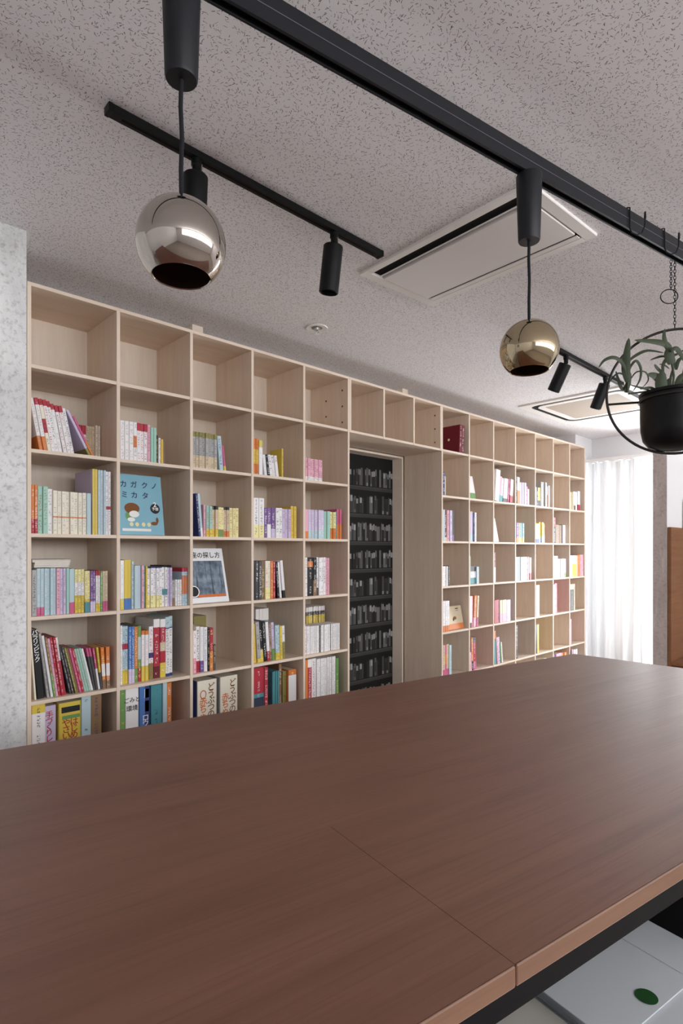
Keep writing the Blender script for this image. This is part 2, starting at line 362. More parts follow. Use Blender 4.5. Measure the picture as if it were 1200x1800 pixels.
caseA = thing('bookcase', 'pale birch cubby bookcase of five bays standing beside the concrete pillar', 'bookcase', (AW[0], YS, 0))
boards(caseA, AW, SZ)
caseB = thing('bookcase', 'pale birch cubby bookcase of seven bays running from doorway to balcony window', 'bookcase', (BX[0], YS, 0))
boards(caseB, BX, SZ)
b0, b1 = AW[-1] + TK + .001, BX[0] - TK - .001
BR = [b0 + (b1 - b0) * i / 3 for i in range(4)]
caseC = thing('bridge_shelf', 'three-bay birch shelf box bridging the doorway between the two tall bookcases', 'shelf', (BR[0], YS, SZ[1]))
caseC.location.z = 0
boards(caseC, BR, SZ[:2])
box('plinth', .0, AW[-1] - AW[0], .03, .045, 0, SZ[-1] - TK / 2, 'birch_level', caseA); box('plinth', .0, BX[-1] - BX[0], .03, .045, 0, SZ[-1] - TK / 2, 'birch_level', caseB)
# dark screw covers on the panels beside the doorway
for root, x, yy, zz in ((caseA, AW[-1] - TK / 2, (.05, .05, .05, .2, .2), (.06, .16, .26, .1, .2)), (caseC, BR[-1] - TK / 2, (.05, .05, .05), (.06, .16, .26))):
    for a, b in zip(yy, zz):
        lathe('screw_cover', [(0, .0015), (.006, .0012), (.0068, 0)], 'screw_brown', root, 10, (x - root.location.x, a, SZ[0] - b - .01), (0, -PI / 2, 0))
for root, px0 in ((caseA, 338), (caseC, 707)):
    x0 = X_on_Y(px0, 2.79); box('ceiling_spacer', x0 - root.location.x, x0 + .065 - root.location.x, .28, .345, SZ[0] + TK / 2, ZC, 'birch_edge', root)

# ------------------------------------------------------------------ books
PAL = dict(w='#ece9ea', c='#e8e1cf', r='#b0263a', o='#d67c38', y='#dcc24c', g='#6c9a55', t='#4d939c', m='#9fc9ba', b='#4a78b8', n='#2b3a74', k='#151518', p='#e2aabb',
           h='#c85a86', v='#735090', l='#ccbedb', s='#a9a8a8', d='#4c4a4c', e='#d2c0a2', u='#8a6b4c', q='#b7ced6', j='#ece3a4', x='#6e1526', f='#8b8348')
CN = dict(w='white', c='cream', r='red', o='orange', y='yellow', g='green', t='teal', m='mint green', b='blue', n='navy', k='black', p='pink', h='magenta', v='violet', l='lilac',
          s='grey', d='charcoal', e='beige', u='brown', q='pale blue', j='pale yellow', x='maroon', f='olive')
ORD = ['zeroth', 'first', 'second', 'third', 'fourth', 'fifth', 'sixth', 'seventh', 'eighth', 'ninth', 'tenth', 'eleventh', 'twelfth', 'thirteenth', 'fourteenth', 'fifteenth', 'sixteenth', 'seventeenth', 'eighteenth', 'nineteenth',
       'twentieth'] + ['twenty-' + s for s in ('first', 'second', 'third', 'fourth', 'fifth', 'sixth', 'seventh', 'eighth', 'ninth')] + ['thirtieth'] + ['thirty-' + s for s in ('first', 'second', 'third', 'fourth', 'fifth', 'sixth')]
_bm, _pm = {}, {}
def cover_mesh(w, h, d):
    k = (round(w, 4), round(h, 4), round(d, 3))
    if k in _bm: return _bm[k]
    bm = bmesh.new(); uvl = bm.loops.layers.uv.new('UVMap'); tk = min(.0022, w * .16); c = min(.0016, w * .2)
    # U-shaped jacket, extruded along z; outline in (x, y) with y=0 the spine
    out = [(c, 0), (w - c, 0), (w, c * 1.3), (w, d), (w - tk, d), (w - tk, tk * 1.2), (tk, tk * 1.2), (tk, d), (0, d), (0, c * 1.3)]
    lo = [bm.verts.new((x, y, 0)) for x, y in out]; hi = [bm.verts.new((x, y, h)) for x, y in out]; n = len(out)
    def setuv(f, spine):
        for l in f.loops: l[uvl].uv = (l.vert.co.x if spine else w + .05 + l.vert.co.y, l.vert.co.z)
    for i in range(n):
        f = bm.faces.new((lo[i], lo[(i + 1) % n], hi[(i + 1) % n], hi[i])); setuv(f, i in (0, 1, 9))
    for q in ((0, 1, 5, 6), (1, 2, 5), (2, 3, 4, 5), (6, 7, 8, 9), (0, 6, 9)):
        setuv(bm.faces.new([hi[i] for i in q]), False); setuv(bm.faces.new([lo[i] for i in q][::-1]), False)
    bmesh.ops.recalc_face_normals(bm, faces=bm.faces)
    _bm[k] = mesh('book_jacket', bm); _bm[k].materials.append(M['book']); return _bm[k]
def page_mesh(w, h, d):
    k = (round(w, 4), round(h, 4), round(d, 3))
    if k in _pm: return _pm[k]
    bm = bmesh.new(); tk = min(.0022, w * .16); abox(bm, tk, w - tk, tk * 1.2, d - .002, .0015, h - .0025); _pm[k] = mesh('page_block', bm); _pm[k].materials.append(M['page_edge']); return _pm[k]
def book_props(w, h, st):
    L = lambda k: list(lin(PAL[k]))[:3]
    return dict(base=L(st['base']), sidec=L(st.get('G', st['base'])), topc=L(st.get('T', ('w', 0))[0]), footc=L(st.get('B', ('w', 0))[0]), midc=L(st.get('M', ('w', 0, 0))[0]), textc=L(st.get('x', 'w')),
                bands=[st.get('T', ('w', 0))[1], st.get('B', ('w', 0))[1], 1.0 if 'x' in st else 0.0], middle=[st.get('M', ('w', 2, 3))[1], st.get('M', ('w', 2, 3))[2], 0.0], dims=[w, h, random.uniform(0, 40)])
PENDING = []
def book(w, h, d, st, mw, label, cat, group, key, area): PENDING.append((area, len(PENDING), w, h, d, book_props(w, h, st), mw, label, cat, group, key))
def build_books():
    order = sorted(PENDING, key=lambda p: -p[0]); keep = {p[1] for p in order[:300]}; V, F, UV, MI, AT = [], [], [], [], []
    names = ('base', 'sidec', 'topc', 'footc', 'midc', 'textc', 'bands', 'middle', 'dims')
    for (ar, i, w, h, d, pr, mw, label, cat, group, key) in PENDING:
        if i in keep:
            o = link('book', cover_mesh(w, h, d)); tag(o, label, cat, group); o.matrix_world = mw
            for k, v in pr.items(): o[k] = v
            link('page_block', page_mesh(w, h, d), None, o); BOOKS[key] = o
        else:
            for me, mi in ((cover_mesh(w, h, d), 0), (page_mesh(w, h, d), 1)):
                n0 = len(V); V += [tuple(mw @ v.co) for v in me.vertices]; uvl = me.uv_layers.active.data if mi == 0 else None
                for p in me.polygons:
                    F.append([n0 + j for j in p.vertices]); MI.append(mi); AT.append(pr)
                    UV += [tuple(uvl[l].uv) for l in p.loop_indices] if uvl else [(0, 0)] * p.loop_total
    me = bpy.data.meshes.new('small_books'); me.from_pydata(V, [], F); ul = me.uv_layers.new(name='UVMap')
    ul.data.foreach_set('uv', [c for u in UV for c in u]); me.polygons.foreach_set('material_index', MI)
    for nm in names:
        a = me.attributes.new(nm, 'FLOAT_VECTOR', 'FACE'); a.data.foreach_set('vector', [c for pr in AT for c in pr[nm]])
    me.materials.append(M['book_pack']); me.materials.append(M['page_edge']); o = link('small_books', me); o['kind'] = 'stuff'
    tag(o, 'remaining thin and distant books filling the birch bookcase cubbies', 'books')
def pct(s): return float(s) / 100
def look(st, thick):
    s = CN[st['base']]
    return s
BOOKS = {}
def fill(case, row, colx, spec):
    xs = AW if case == 'A' else BX
    xl = xs[colx - 1] + TK / 2 + .001; xr = xs[colx] - TK / 2 - .001; zf = SZ[row] + TK / 2 + .0003
    place = '%s cubby past %s, %s row down' % (ORD[colx], 'pillar' if case == 'A' else 'doorway', ORD[row])
    grp = 'books in ' + place; cnt = 0; cur = None; pa = ph = 0.0
    for ent in spec.split(';'):
        ent = ent.strip()
        if not ent: continue
        head, *opts = ent.split(); px = None
        if head[0] == 'S': px = float(head[1:]); head, *opts = opts
        n, wp, hp, base = head.split('|')[:4]; n = int(n); wp = float(wp); hp = float(hp)
        st = dict(base=base); lean = 0; K = 25.0 if case == 'A' else 10.0; D = None; cat = 'book'; face = False
        for o in opts:
            k, v = o[0], o[1:]
            if k in 'TB': st[k] = (v[0], pct(v[1:]))
            elif k == 'M': a, b = v[1:].split('-'); st['M'] = (v[0], pct(a), pct(b))
            elif k == 'x': st['x'] = v
            elif k == 'L': lean = float(v)
            elif k == 'K': K = float(v)
            elif k == 'D': D = float(v) / 1000
            elif k == 'F': face = True
            elif k == 'G': st['G'] = v
        if 'x' not in st and 'N' not in opts and random.random() < .7: st['x'] = random.choice('dku') if st['base'] in 'wcejqlmspy' else random.choice('wwj')
        ys = YS + K / 1000; xm = (xl + xr) / 2
        if px is not None: cur = X_on_Y(px, ys); pa = ph = 0.0
        if cur is None: cur = xl * ys / YS
        d0 = FW.dot(Vector((xm, ys, 0))); r = RT.dot(Vector((xm, ys, 0))) / d0
        sx = ys / ((math.sin(TH) - math.cos(TH) * r) ** 2) / FPX; sz = d0 / FPX
        for i in range(n):
            cnt += 1; wv = max(.003, round(wp * sx * random.uniform(.96, 1.03), 4)); hv = round(hp * sz * random.uniform(.992, 1.006), 3)
            if n > 1 and random.random() < .7: hv = round(hp * sz, 3); wv = max(.003, round(wp * sx, 4))
            hv = min(hv, SZ[row - 1] - TK / 2 - zf - .004)
            dv = D or round(min(.2, max(.105, hv * .7)), 2); dv = min(dv, YBK - .02 - ys)
            desc = CN[st['base']]
            if 'B' in st: bd = ' with %s foot' % CN[st['B'][0]]
            elif 'T' in st: bd = ' with %s head' % CN[st['T'][0]]
            elif 'M' in st: bd = ' with %s panel' % CN[st['M'][0]]
            elif lean: bd = ' leaning sideways'
            else: bd = ''
            label = '%s book%s, %s in %s' % (desc, bd, ORD[cnt], place)
            kk = ys + (random.uniform(-.004, .006) if K > 8 else 0)
            key = (case, row, colx, cnt); ar = wp * hp
            T3 = lambda x_, z_, a_: Matrix.Translation((x_, kk, z_)) @ Matrix.Rotation(a_, 4, 'Y')
            a = math.radians(abs(lean))
            if face:           # its cover (the +X board) looks out into the room, leaning back a little
                book(.012, hv, wv, st, Matrix.Translation((cur, kk + .03, zf + .0005)) @ Matrix.Rotation(math.radians(-11), 4, 'X') @ Matrix.Rotation(-PI / 2, 4, 'Z'), label.replace(' book', ' book facing out', 1), cat, grp, key, ar); cur += wv + .002
            elif lean > 0:     # top leans toward -X, standing on its -X bottom edge
                need = xl + hv * math.sin(a)
                if a > pa and ph: cur += min(ph, hv * math.cos(a)) * (math.tan(a) - math.tan(pa))
                if cnt == 1 and cur < need: cur = need
                book(wv, hv, dv, st, T3(cur, zf, -a), label, cat, grp, key, ar); cur += wv / math.cos(a) + .0003
            elif lean < 0:
                book(wv, hv, dv, st, T3(cur, zf + wv * math.sin(a), a), label, cat, grp, key, ar); cur += wv / math.cos(a) + .0003
            else:
                book(wv, hv, dv, st, T3(cur, zf, 0), label, cat, grp, key, ar); cur += wv + .0003
            pa, ph = (a if lean > 0 else 0.0), hv * math.cos(a)
            if cur > xr + .001 and not face: print('OVER', key, round((cur - xr) * 1000))
SPEC_A = {
 (2, 1): "1|6.4|88|w Bo28 xs L10; 1|6.4|89|w Tr13 Bo27 xs L10; 1|6.4|88|c Tr12 Mr35-62 xk L10; 1|6.4|87|w Tr12 xr L10; 1|6.2|86|w Tr12 xk L10; 1|6.2|84|w Tr12 xs L10; 2|6.2|82|w Tr14 xr L11; 1|6|79|w xk L11; 1|5|84|l N Bf16 L27 D140; 1|4|74|h N Bo35 L27 D130; S139 3|4.4|64|w Tr25 xr K185; 3|5.4|64|e xd K185; 2|4.6|67|c xu K180",
 (2, 2): "3|7|66|w xs; 1|6|66|w Mo35-65; 3|6|66|w Tr20 xr; 1|5|66|p xr; 2|5|62|m; 1|4|50|k xy; 1|4|46|w xr; 1|4|44|y xo; 1|3|40|u",
 (2, 3): "8|5|62|s Tf14 Be35 xd; 1|7|60|q xn L5; 1|4|45|h By20 L7",
 (2, 4): "2|4|62|y To30 Bo30 xr; 1|6|60|w Ty20 xq; 1|5|36|w xq L7; 1|4|37|k xw L9; 3|5|37|w xd L8; S496 1|3|52|y",
 (2, 5): "8|3.7|38|p Bw18 xk",
 (3, 1): "2|5|82|o xw Br30; 2|8|80|m xu; 1|8|77|w xs; 8|7.2|74|c Mo38-41 xs; 1|8|73|q; S162 2|5|118|y xe Gl D210; 3|5|117|q xs Gl D210; 2|5|116|w Mr40-45 xd D210",
 (3, 3): "S349 1|4|74|n L5; 1|5|73|q Bw20 L5; 1|4|55|p xr; 2|5|53|m xr By25; 2|5|54|e Tk12 xo By25; 2|5|52|j xr Bg25; 2|5|53|e Tk10 xr Bo20; 3|5.5|52|j xr",
 (3, 4): "2|9|68|w xn Bj32; 1|5|52|v; 1|7|53|v Bw45 xw; 1|7|53|v xw Bl30; 2|6|53|w xk; 3|5|52|l xr; 2|5|58|y xo",
 (3, 5): "1|6|50|p Bo25; 5|5|50|l xw Bq30; 2|5.5|49|m xs; 2|5|48|j Bo40; 1|3|50|t; 2|4|54|h Bo50 xo",
 (4, 1): "1|8|78|s xd; 2|6|80|q Bh18 xs; 4|5|80|q xs; 1|6|80|p; 2|5|79|l; 1|5|79|m; 2|5|78|q Bh25; 3|5.5|77|w Tj30 By40; 2|5|74|j My25-32 Bt25; 2|5|74|v Bl25; 2|4|74|w Tr12 By20; 1|4|73|g; 2|5|73|e Bh25",
 (4, 2): "1|6|84|w By22 xq; 2|6|84|y Bb22; 1|4|82|q; 2|6|74|q xl; 1|4|74|p; 1|3|74|t; 1|3|73|y; 5|5|71|w Tn3 Bj30 xn; 2|5|70|w Mt30-45; 2|4|69|l; 1|6|46|s Bu30 D100; 3|3.8|47|w D100; 2|5.4|68|q Mo30-80 Tr10 xb; S287 2|8|70|u Tk55 K145",
 (4, 4): "1|3|66|k; 2|5|66|d xw; 1|5|66|u; 2|5|66|c Bj30 xo; 1|4|66|o; 1|4|66|r; 1|4|64|k xw L4; 1|4|64|w L5; 1|5|66|w Bk20 L6",
 (4, 5): "1|4|66|w xd; 1|9|66|k Mo75-90 xw; 1|6|66|k Bu40; 1|4|66|w Bd20 xk; 3|4|66|w xd; 2|3.5|65|p xr",
 (5, 1): "1|3|112|c L4; 1|11|118|k N L5 D210; 1|4|112|s L7; 1|4.5|108|w xq L8; 1|3.5|105|u Bg40 L8; 1|4.5|102|p xb L8; 2|4.5|103|r xw L8; 1|4|103|w Br60 L8; 2|3.5|86|d L12; 1|3.5|84|f L13; 1|3.5|83|u L13; 1|4.5|82|h xj L13; 1|4.5|81|r L13; 3|4|80|m xh L13; 1|4|79|w L13; 2|4|78|d Th20 L10; 1|4|77|h Bw50 L8; 1|4|77|y Bd40 L6; 1|7|76|o Mw30-60 Bu20 L3; 1|7|76|o Mw30-60 Bu20 L1",
 (5, 2): "1|3|100|w K40; 2|5|98|q By25 Mr60-70 xn K40; 2|5|97|b Bl25 xw K40; 1|6|96|o Bg25 K40; 1|6|96|g Mq40-80 Br25 K40; 2|6|87|w To8 By30 xp K40; S262 1|8|92|w xr Mn40-50 Bf30 K55; 1|11|105|r Tw14 xw Bx20 K55; 1|10|104|r Tw14 Me45-60 By25 xw K55; 2|7|107|n Tq18 Mw5-80 xd K60",
 (5, 3): "1|5|72|w xr Bp35 K30; 1|6|78|w xk Br25 K30; 1|6|77|w xq Bv25; 1|6|76|w xb; 1|3|74|k; 1|6|74|r Bo45; 1|4|45|d D90; S341 1|22|86|f K190",
 (5, 4): "1|5|66|y xo L3; 1|6|70|s xd By10 L4; 1|5|70|k xw By30 L4; 1|5|70|k xw L4; 1|5|68|w Br25 xq L4; 1|4|66|u L3; 1|5|66|l Bg30 L3; 2|4|60|q By20 L2; 1|4|58|y L2; 1|5|58|w Bf50 xd L2; S449 4|6|82|t Tw25 K190",
 (5, 5): "2|3|48|w D110; 6|3|47|w xs D110; 1|1.5|46|d D110; 6|2.8|47|w xs D110; 1|1.5|46|d D110; 5|3|47|w xs D110; S538 11|3|73|d Tw11 My60-80 xw K165",
 (6, 1): "1|22|134|w Ty12 xk K30; S78 1|20|125|l N K40; S103 1|38|127|y N K35; S143 1|18|134|q xd K30; 1|20|134|u xn K30",
 (6, 2): "1|8|122|g xy K30; 1|22|122|w N By40 K30; S245 1|17|122|b N K30; S266 1|20|116|t xn K45; 1|8|118|q K45; 1|9|116|o K45",
 (6, 3): "S346 1|34|101|c N Gn K40; S386 1|33|101|c N K40",
 (6, 4): "1|18|98|r xw Bt55 K30; 1|6|97|r xw K30; S478 4|3.2|84|t K60; 1|5|95|u K60; 1|7|82|f xk K60; 1|15|84|o Mw12-88 K40",
 (6, 5): "1|4|90|o By25 K30; 1|7|90|r xw Tw15 By20 K30; 1|8|90|w xv K30; 9|3.7|88|w Bs6 xs K30; 1|5|84|g K30",
}
SPEC_B = {
 (1, 1): "S806 2|4.2|50|x L-3 D220",
 (2, 1): "1|3.5|40|n; 1|2|33|e", (2, 2): "S825 1|15|41|w Bg25 F",
 (2, 3): "1|7|55|w L-6; 1|4|44|p Bt25 L-6; 1|4|42|w Bt25 L-6; 2|4|42|w Bd15 L-6; 1|3|42|h L-6; 1|5|42|w Br30 L-6",
 (2, 4): "1|2|48|k; 2|2.5|46|c Bo50; 3|3.5|38|l; 1|3|32|h; 1|3|28|q",
 (2, 5): "1|1.5|32|w; 1|2|32|k; 2|2|32|y Bk30; 1|2|31|k; 3|3|43|s xk; 1|3|36|o Tw40; 1|2|38|w",
 (2, 7): "2|3|30|e; 1|4|32|w xd Bd25; 1|3|32|w; 1|4|34|w Br30",
 (3, 1): "1|3|54|q; 1|5|54|x Be12; 1|4|54|p; 1|4|54|l; 1|3|54|k Bv20", (3, 2): "2|3|50|l Bq25; 1|1.5|50|n; 1|3|50|w; 1|4|53|e K60",
 (3, 3): "S867 1|12|42|w F", (3, 4): "1|4|34|v Bo25; 1|3|34|o By25; 2|3.5|34|t By25", (3, 5): "2|3|33|w Bn20; 2|3.5|36|y Bq30; 1|3|34|o Bw40",
 (3, 6): "1|3|44|r Bk65; 3|3.5|32|u xk; 1|2|33|d; 1|4|32|w",
 (4, 1): "3|3|34|w xs; 1|2|35|k; 1|3|33|s K50; 1|3|33|d K50", (4, 2): "1|1|48|m; 2|5|31|w Td30 Bt35 xd; 1|4|30|q", (4, 3): "1|3.5|52|x Bw50",
 (4, 4): "1|4|41|w; 2|3.5|41|q xt; 2|4|41|w; 1|2.5|41|r; 1|2|41|w; 1|3|40|w Br30", (4, 6): "2|3.5|38|w; 2|4|33|p xu; 1|3|33|w; 1|3|33|l Bg25",
 (4, 7): "1|4|37|w K6; 2|3|37|y Tq40 K6; 1|3|37|e K6; 1|4|38|o K6; 2|3|38|p K6",
 (5, 1): "3|3.5|53|w xs Bo20; S792 1|26|41|e Bo25 F", (5, 2): "1|3|54|w Bx15; 1|2|54|p; 2|3|54|o Bp30 L-4; 1|3|53|e Bh30 L-4",
 (5, 3): "2|3|40|r; 1|3|40|p; 3|4|39|e Bp40; 2|3.5|38|l", (5, 5): "1|6|54|e xk", (5, 6): "1|2|50|s; 1|4|52|h", (5, 7): "1|6|46|d Te20 xe; 1|2|46|e",
 (6, 1): "1|3|56|e Bh25; 1|4|56|h Mo40-70; 1|4|56|e Bh25; 1|4|54|q xt", (6, 2): "1|3|54|p Tx40 L3; 1|3|56|o Bk30 L2; 1|6|56|r Td15 Bh25 L1",
 (6, 3): "1|4|58|o Bt75 L3; 1|3|46|p L5; 1|3|46|l L5; 1|2|36|g L6; 1|2|36|w L6",
 (6, 4): "1|3|57|d", (6, 5): "1|3|50|k; 1|3|50|y", (6, 7): "1|2|44|p",
 (7, 5): "S951 2|5|50|c", (7, 6): "1|4|50|v; 2|5|50|p; 2|4|49|o", (7, 7): "1|3|48|k; 1|3|48|p; 2|3|47|w",
}
for (r_, c_), s_ in SPEC_A.items(): fill('A', r_, c_, s_)
for (r_, c_), s_ in SPEC_B.items(): fill('B', r_, c_, s_)
build_books()

# printed titles on the larger spines and covers
def title(key, body, size, mat, fx, fz, vertical=True, bold=.012):
    o = BOOKS[key]; wd, ht = o['dims'][0], o['dims'][1]
    return lettering(body, size, mat, o, (wd * fx, -.0008, ht * fz), vertical=vertical, bold=bold)
def patch(key, x0, x1, z0, z1, mat, name='printed_panel', dy=.0004):
    o = BOOKS[key]; wd, ht = o['dims'][0], o['dims'][1]; bm = bmesh.new()
    bm.faces.new([bm.verts.new(p) for p in ((wd * x0, -dy, ht * z0), (wd * x1, -dy, ht * z0), (wd * x1, -dy, ht * z1), (wd * x0, -dy, ht * z1))]); return link(name, mesh(name, bm), mat, o)
def disc(o, x, z, rx, rz, mat, y=-.0006, name='printed_shape', n=24, ring=0):
    bm = bmesh.new()
    if ring:
        a = [bm.verts.new((x + rx * math.cos(2 * PI * i / n), y, z + rz * math.sin(2 * PI * i / n))) for i in range(n)]; b = [bm.verts.new((x + (rx - ring) * math.cos(2 * PI * i / n), y, z + (rz - ring) * math.sin(2 * PI * i / n))) for i in range(n)]
        for i in range(n): bm.faces.new((a[i], a[(i + 1) % n], b[(i + 1) % n], b[i]))
    else: bm.faces.new([bm.verts.new((x + rx * math.cos(2 * PI * i / n), y, z + rz * math.sin(2 * PI * i / n))) for i in range(n)])
    return link(name, mesh(name, bm), mat, o)
title(('A', 5, 1, 2), 'パラリンピック', .024, 'print_white', .5, .93)
title(('A', 6, 1, 2), '手づくりレシピ', .032, 'print_red', .42, .84)
patch(('A', 6, 1, 3), .12, .95, .86, .94, 'print_black'); patch(('A', 6, 1, 3), .15, .95, .77, .82, 'print_green')
title(('A', 6, 1, 3), 'はじめての', .036, 'print_red', .68, .68); title(('A', 6, 1, 3), 'やさいづくり', .036, 'print_red', .33, .68)
title(('A', 6, 2, 2), 'ごみと', .026, 'print_black', .5, .80, False); title(('A', 6, 2, 2), '環境', .028, 'print_black', .5, .68, False)
disc(BOOKS[('A', 6, 2, 2)], BOOKS[('A', 6, 2, 2)]['dims'][0] * .5, .06, .022, .026, 'print_red')
patch(('A', 6, 2, 3), .55, 1, 0, 1, 'print_navy'); title(('A', 6, 2, 3), 'ロウル', .034, 'print_white', .6, .5); patch(('A', 6, 2, 3), .5, .95, .62, .78, 'print_violet'); patch(('A', 6, 2, 3), .5, .95, .82, .95, 'print_white')
for k, c in ((1, 'print_orange'), (2, 'print_orange')):
    ky = ('A', 6, 3, k); o = BOOKS[ky]; wd, ht = o['dims'][0], o['dims'][1]
    title(ky, 'どうぶつの', .044, 'print_brown', .70, .82); title(ky, '赤ちゃん', .046, c, .30, .58)
    if k == 1: disc(o, wd * .3, ht * .76, .018, .022, 'print_red', ring=.004)
    patch(ky, .08, .92, .05, .24, 'print_brown' if k == 1 else 'print_dark')
patch(('A', 6, 4, 1), 0.05, .95, .3, .48, 'print_dark'); title(('A', 6, 4, 9 if ('A', 6, 4, 9) in BOOKS else 8), 'お金のはなし', .03, 'print_dark', .6, .8) if False else None
patch(('A', 6, 5, 2), .1, .9, .86, .98, 'print_white')

def side_disc(o, x, y, z, r, rz, mat, n=20):
    bm = bmesh.new(); bm.faces.new([bm.verts.new((x, y + r * math.cos(2 * PI * i / n), z + rz * math.sin(2 * PI * i / n))) for i in range(n)]); return link('printed_emblem', mesh('printed_emblem', bm), mat, o)
ob = BOOKS[('B', 5, 1, 4)]; ww, hh_ = .19, ob['dims'][1]
side_disc(ob, .0127, ww * .50, hh_ * .48, .022, .013, 'print_brown'); side_disc(ob, .0127, ww * .40, hh_ * .42, .008, .012, 'print_black'); side_disc(ob, .0127, ww * .72, hh_ * .88, .024, .004, 'print_black'); side_disc(ob, .0127, ww * .72, hh_ * .80, .024, .004, 'print_grey')
side_disc(BOOKS[('B', 1, 1, 1)], -.0007, .10, .11, .010, .010, 'print_cream')
# face-out picture books
def face_book(name, px0, px1, row, col, h, t, lean, mat, label, K=.03):
    zf = SZ[row] + TK / 2 + .0003; y = YS + K; x0 = X_on_Y(px0, y); x1 = X_on_Y(px1, y); W = x1 - x0
    o = thing(name, label, 'book', (x0, y, zf), 0, 'books standing face out'); o.rotation_euler = (math.radians(-lean), 0, 0); o.location.z += t * math.sin(math.radians(lean))
    fc = box('front_cover', 0, W, 0, .002, 0, h, mat, o, .0006); box('page_block', .001, W - .003, .002, t - .002, .002, h - .003, 'page_edge', o); box('back_cover', 0, W, t - .002, t, 0, h, mat, o, .0006)
    return fc, W
plain('cover_blue', '#7fb2c4', .4, 0, .4, .05); plain('cover_white', '#e9eaec', .4, 0, .4, .02)
o, W = face_book('picture_book', 209, 289.5, 3, 2, .286, .014, 9, 'cover_blue', 'sky blue science picture book standing face out beside the yellow-spined volumes', .035)
def tx(s, size, mat, fx, z, bold=.015): lettering(s, size, mat, o, (W * fx, -.0008, z), bold=bold)
for i, s in enumerate('カガクノ'): tx(s, .034, 'print_dark', (.16, .38, .62, .83)[i], .226)
for i, s in enumerate('ミカタ'): tx(s, .034, 'print_dark', (.17, .38, .62)[i], .176)
disc(o, W * .82, .128, .024, .024, 'print_black'); lettering('2', .032, 'print_white', o, (W * .82, -.0012, .137), bold=.02); lettering('予想', .017, 'print_white', o, (W * .82, -.0012, .12), bold=.015)
disc(o, W * .31, .125, .036, .026, 'print_brown', name='printed_hair'); disc(o, W * .35, .098, .024, .016, 'print_white', -.0009, 'printed_face'); disc(o, W * .24, .09, .018, .02, 'print_green', name='printed_shirt'); disc(o, W * .28, .072, .018, .01, 'print_white', -.0009)
for fx in (.28, .4, .54, .66): disc(o, W * fx, .05, .009, .01, 'print_cream', name='printed_duckling')
disc(o, W * .78, .056, .017, .009, 'print_brown', name='printed_duck'); disc(o, W * .85, .072, .007, .014, 'print_brown', name='printed_duck')
bm = bmesh.new(); abox(bm, W * .08, W * .7, -.0006, 0, .018, .03); link('printed_strip', mesh('printed_strip', bm), 'print_white', o)
box('book_behind', .0, W * .55, .07, .082, .0, .0, 'cover_white', o) if False else None
o, W = face_book('picture_book', 334.2, 403, 4, 3, .285, .012, 15, 'cover_white', 'white star-chart book with grey forest photograph cover standing face out', .03)
lettering('星座の探し方', .034, 'print_black', o, (W * .47, -.0008, .236), bold=.012)
box('printed_photo', .012, W - .014, -.0006, 0, .028, .218, 'photo', o); box('printed_footlights', .05, W - .014, -.0009, -.0006, .03, .042, 'print_orange', o); disc(o, .03, .06, .03, .03, 'print_white', -.001, 'printed_ring', 32, .005); disc(o, .03, .06, .025, .025, 'print_black', -.0009)
disc(o, 0, 0, .0001, .0001, 'print_black') if False else None
# books lying flat on top of the pastel row
zt = SZ[4] + TK / 2 + .198
for i, (x0, x1, hh, m_) in enumerate(((60, 122, .011, 'print_white'), (61, 124, .010, 'print_white'), (57, 125, .012, 'print_white'))):
    a, b = X_on_Y(x0, YS + .04), X_on_Y(x1, YS + .04)
    f = thing('flat_book', ('lowest', 'middle', 'topmost')[i] + ' of three pale booklets lying flat on the pastel book row', 'booklet', (a, YS + .04, zt), 0, 'booklets lying flat')
    box('page_block', .001, b - a - .002, .003, .13, .0012, hh - .0012, 'page_edge', f); box('cover', 0, b - a, 0, .132, hh - .0012, hh, 'print_grey' if i == 2 else 'cover_white', f); box('cover', 0, b - a, 0, .132, 0, .0012, 'cover_white', f); zt += hh + .0003

# ------------------------------------------------------------------ island table (turned 10 degrees from the bookcases)
TR = math.atan2(-.1778, .9841); TZ = CAMZ - .45
tab = thing('island_table', 'long walnut island table with black steel frame and an open paper shelf', 'table', (0, 0, 0), TR)
PF, PB, AL, AS, PS = .4095, 1.493, -1.7, .5, .779
AR = lambda p: 2.210 + (PB - p) * .18
g = .0004; th = .0236
prism('tabletop', [(AL, PF), (AS - g, PF), (AS - g, PS - .0001), (AL, PS - .0001)], TZ - th, TZ, 'walnut', tab)
prism('tabletop', [(AS + g, PF), (AR(PF), PF), (AR(PS), PS - .0001), (AS + g, PS - .0001)], TZ - th, TZ, 'walnut', tab)
prism('tabletop', [(AL, PS), (AR(PS), PS), (AR(PB), PB), (AL, PB)], TZ - th, TZ, 'walnut', tab)
box('edge_band', AL, AS - g, PF - .0025, PF, TZ - th, TZ, 'walnut_edge', tab, .0018); box('edge_band', AS + g, AR(PF), PF - .0025, PF, TZ - th, TZ, 'walnut_edge', tab, .0018)
zb = TZ - th - .0005
box('frame_rail', AL + .02, AR(PF) - .05, PF + .004, PF + .034, zb - .032, zb, 'black_powder', tab); box('frame_rail', AL + .02, AR(PB) - .05, PB - .034, PB - .004, zb - .032, zb, 'black_powder', tab)
for a in (AL + .03, -.55, 1.06, AR(PB) - .08): box('frame_leg', a, a + .03, PF + .004, PF + .034, 0, zb - .032, 'black_powder', tab); box('frame_leg', a, a + .03, PB - .034, PB - .004, 0, zb - .032, 'black_powder', tab)
ZS = .640
box('paper_shelf', AL + .03, AR(PB) - .05, PF + .01, PB - .05, ZS - .02, ZS, 'black_powder', tab); box('back_board', AL + .03, AR(PB) - .05, .86, .875, ZS, zb, 'black_powder', tab)
box('base_board', AL + .03, AR(PB) - .05, PF + .04, PB - .04, .08, .1, 'black_powder', tab)
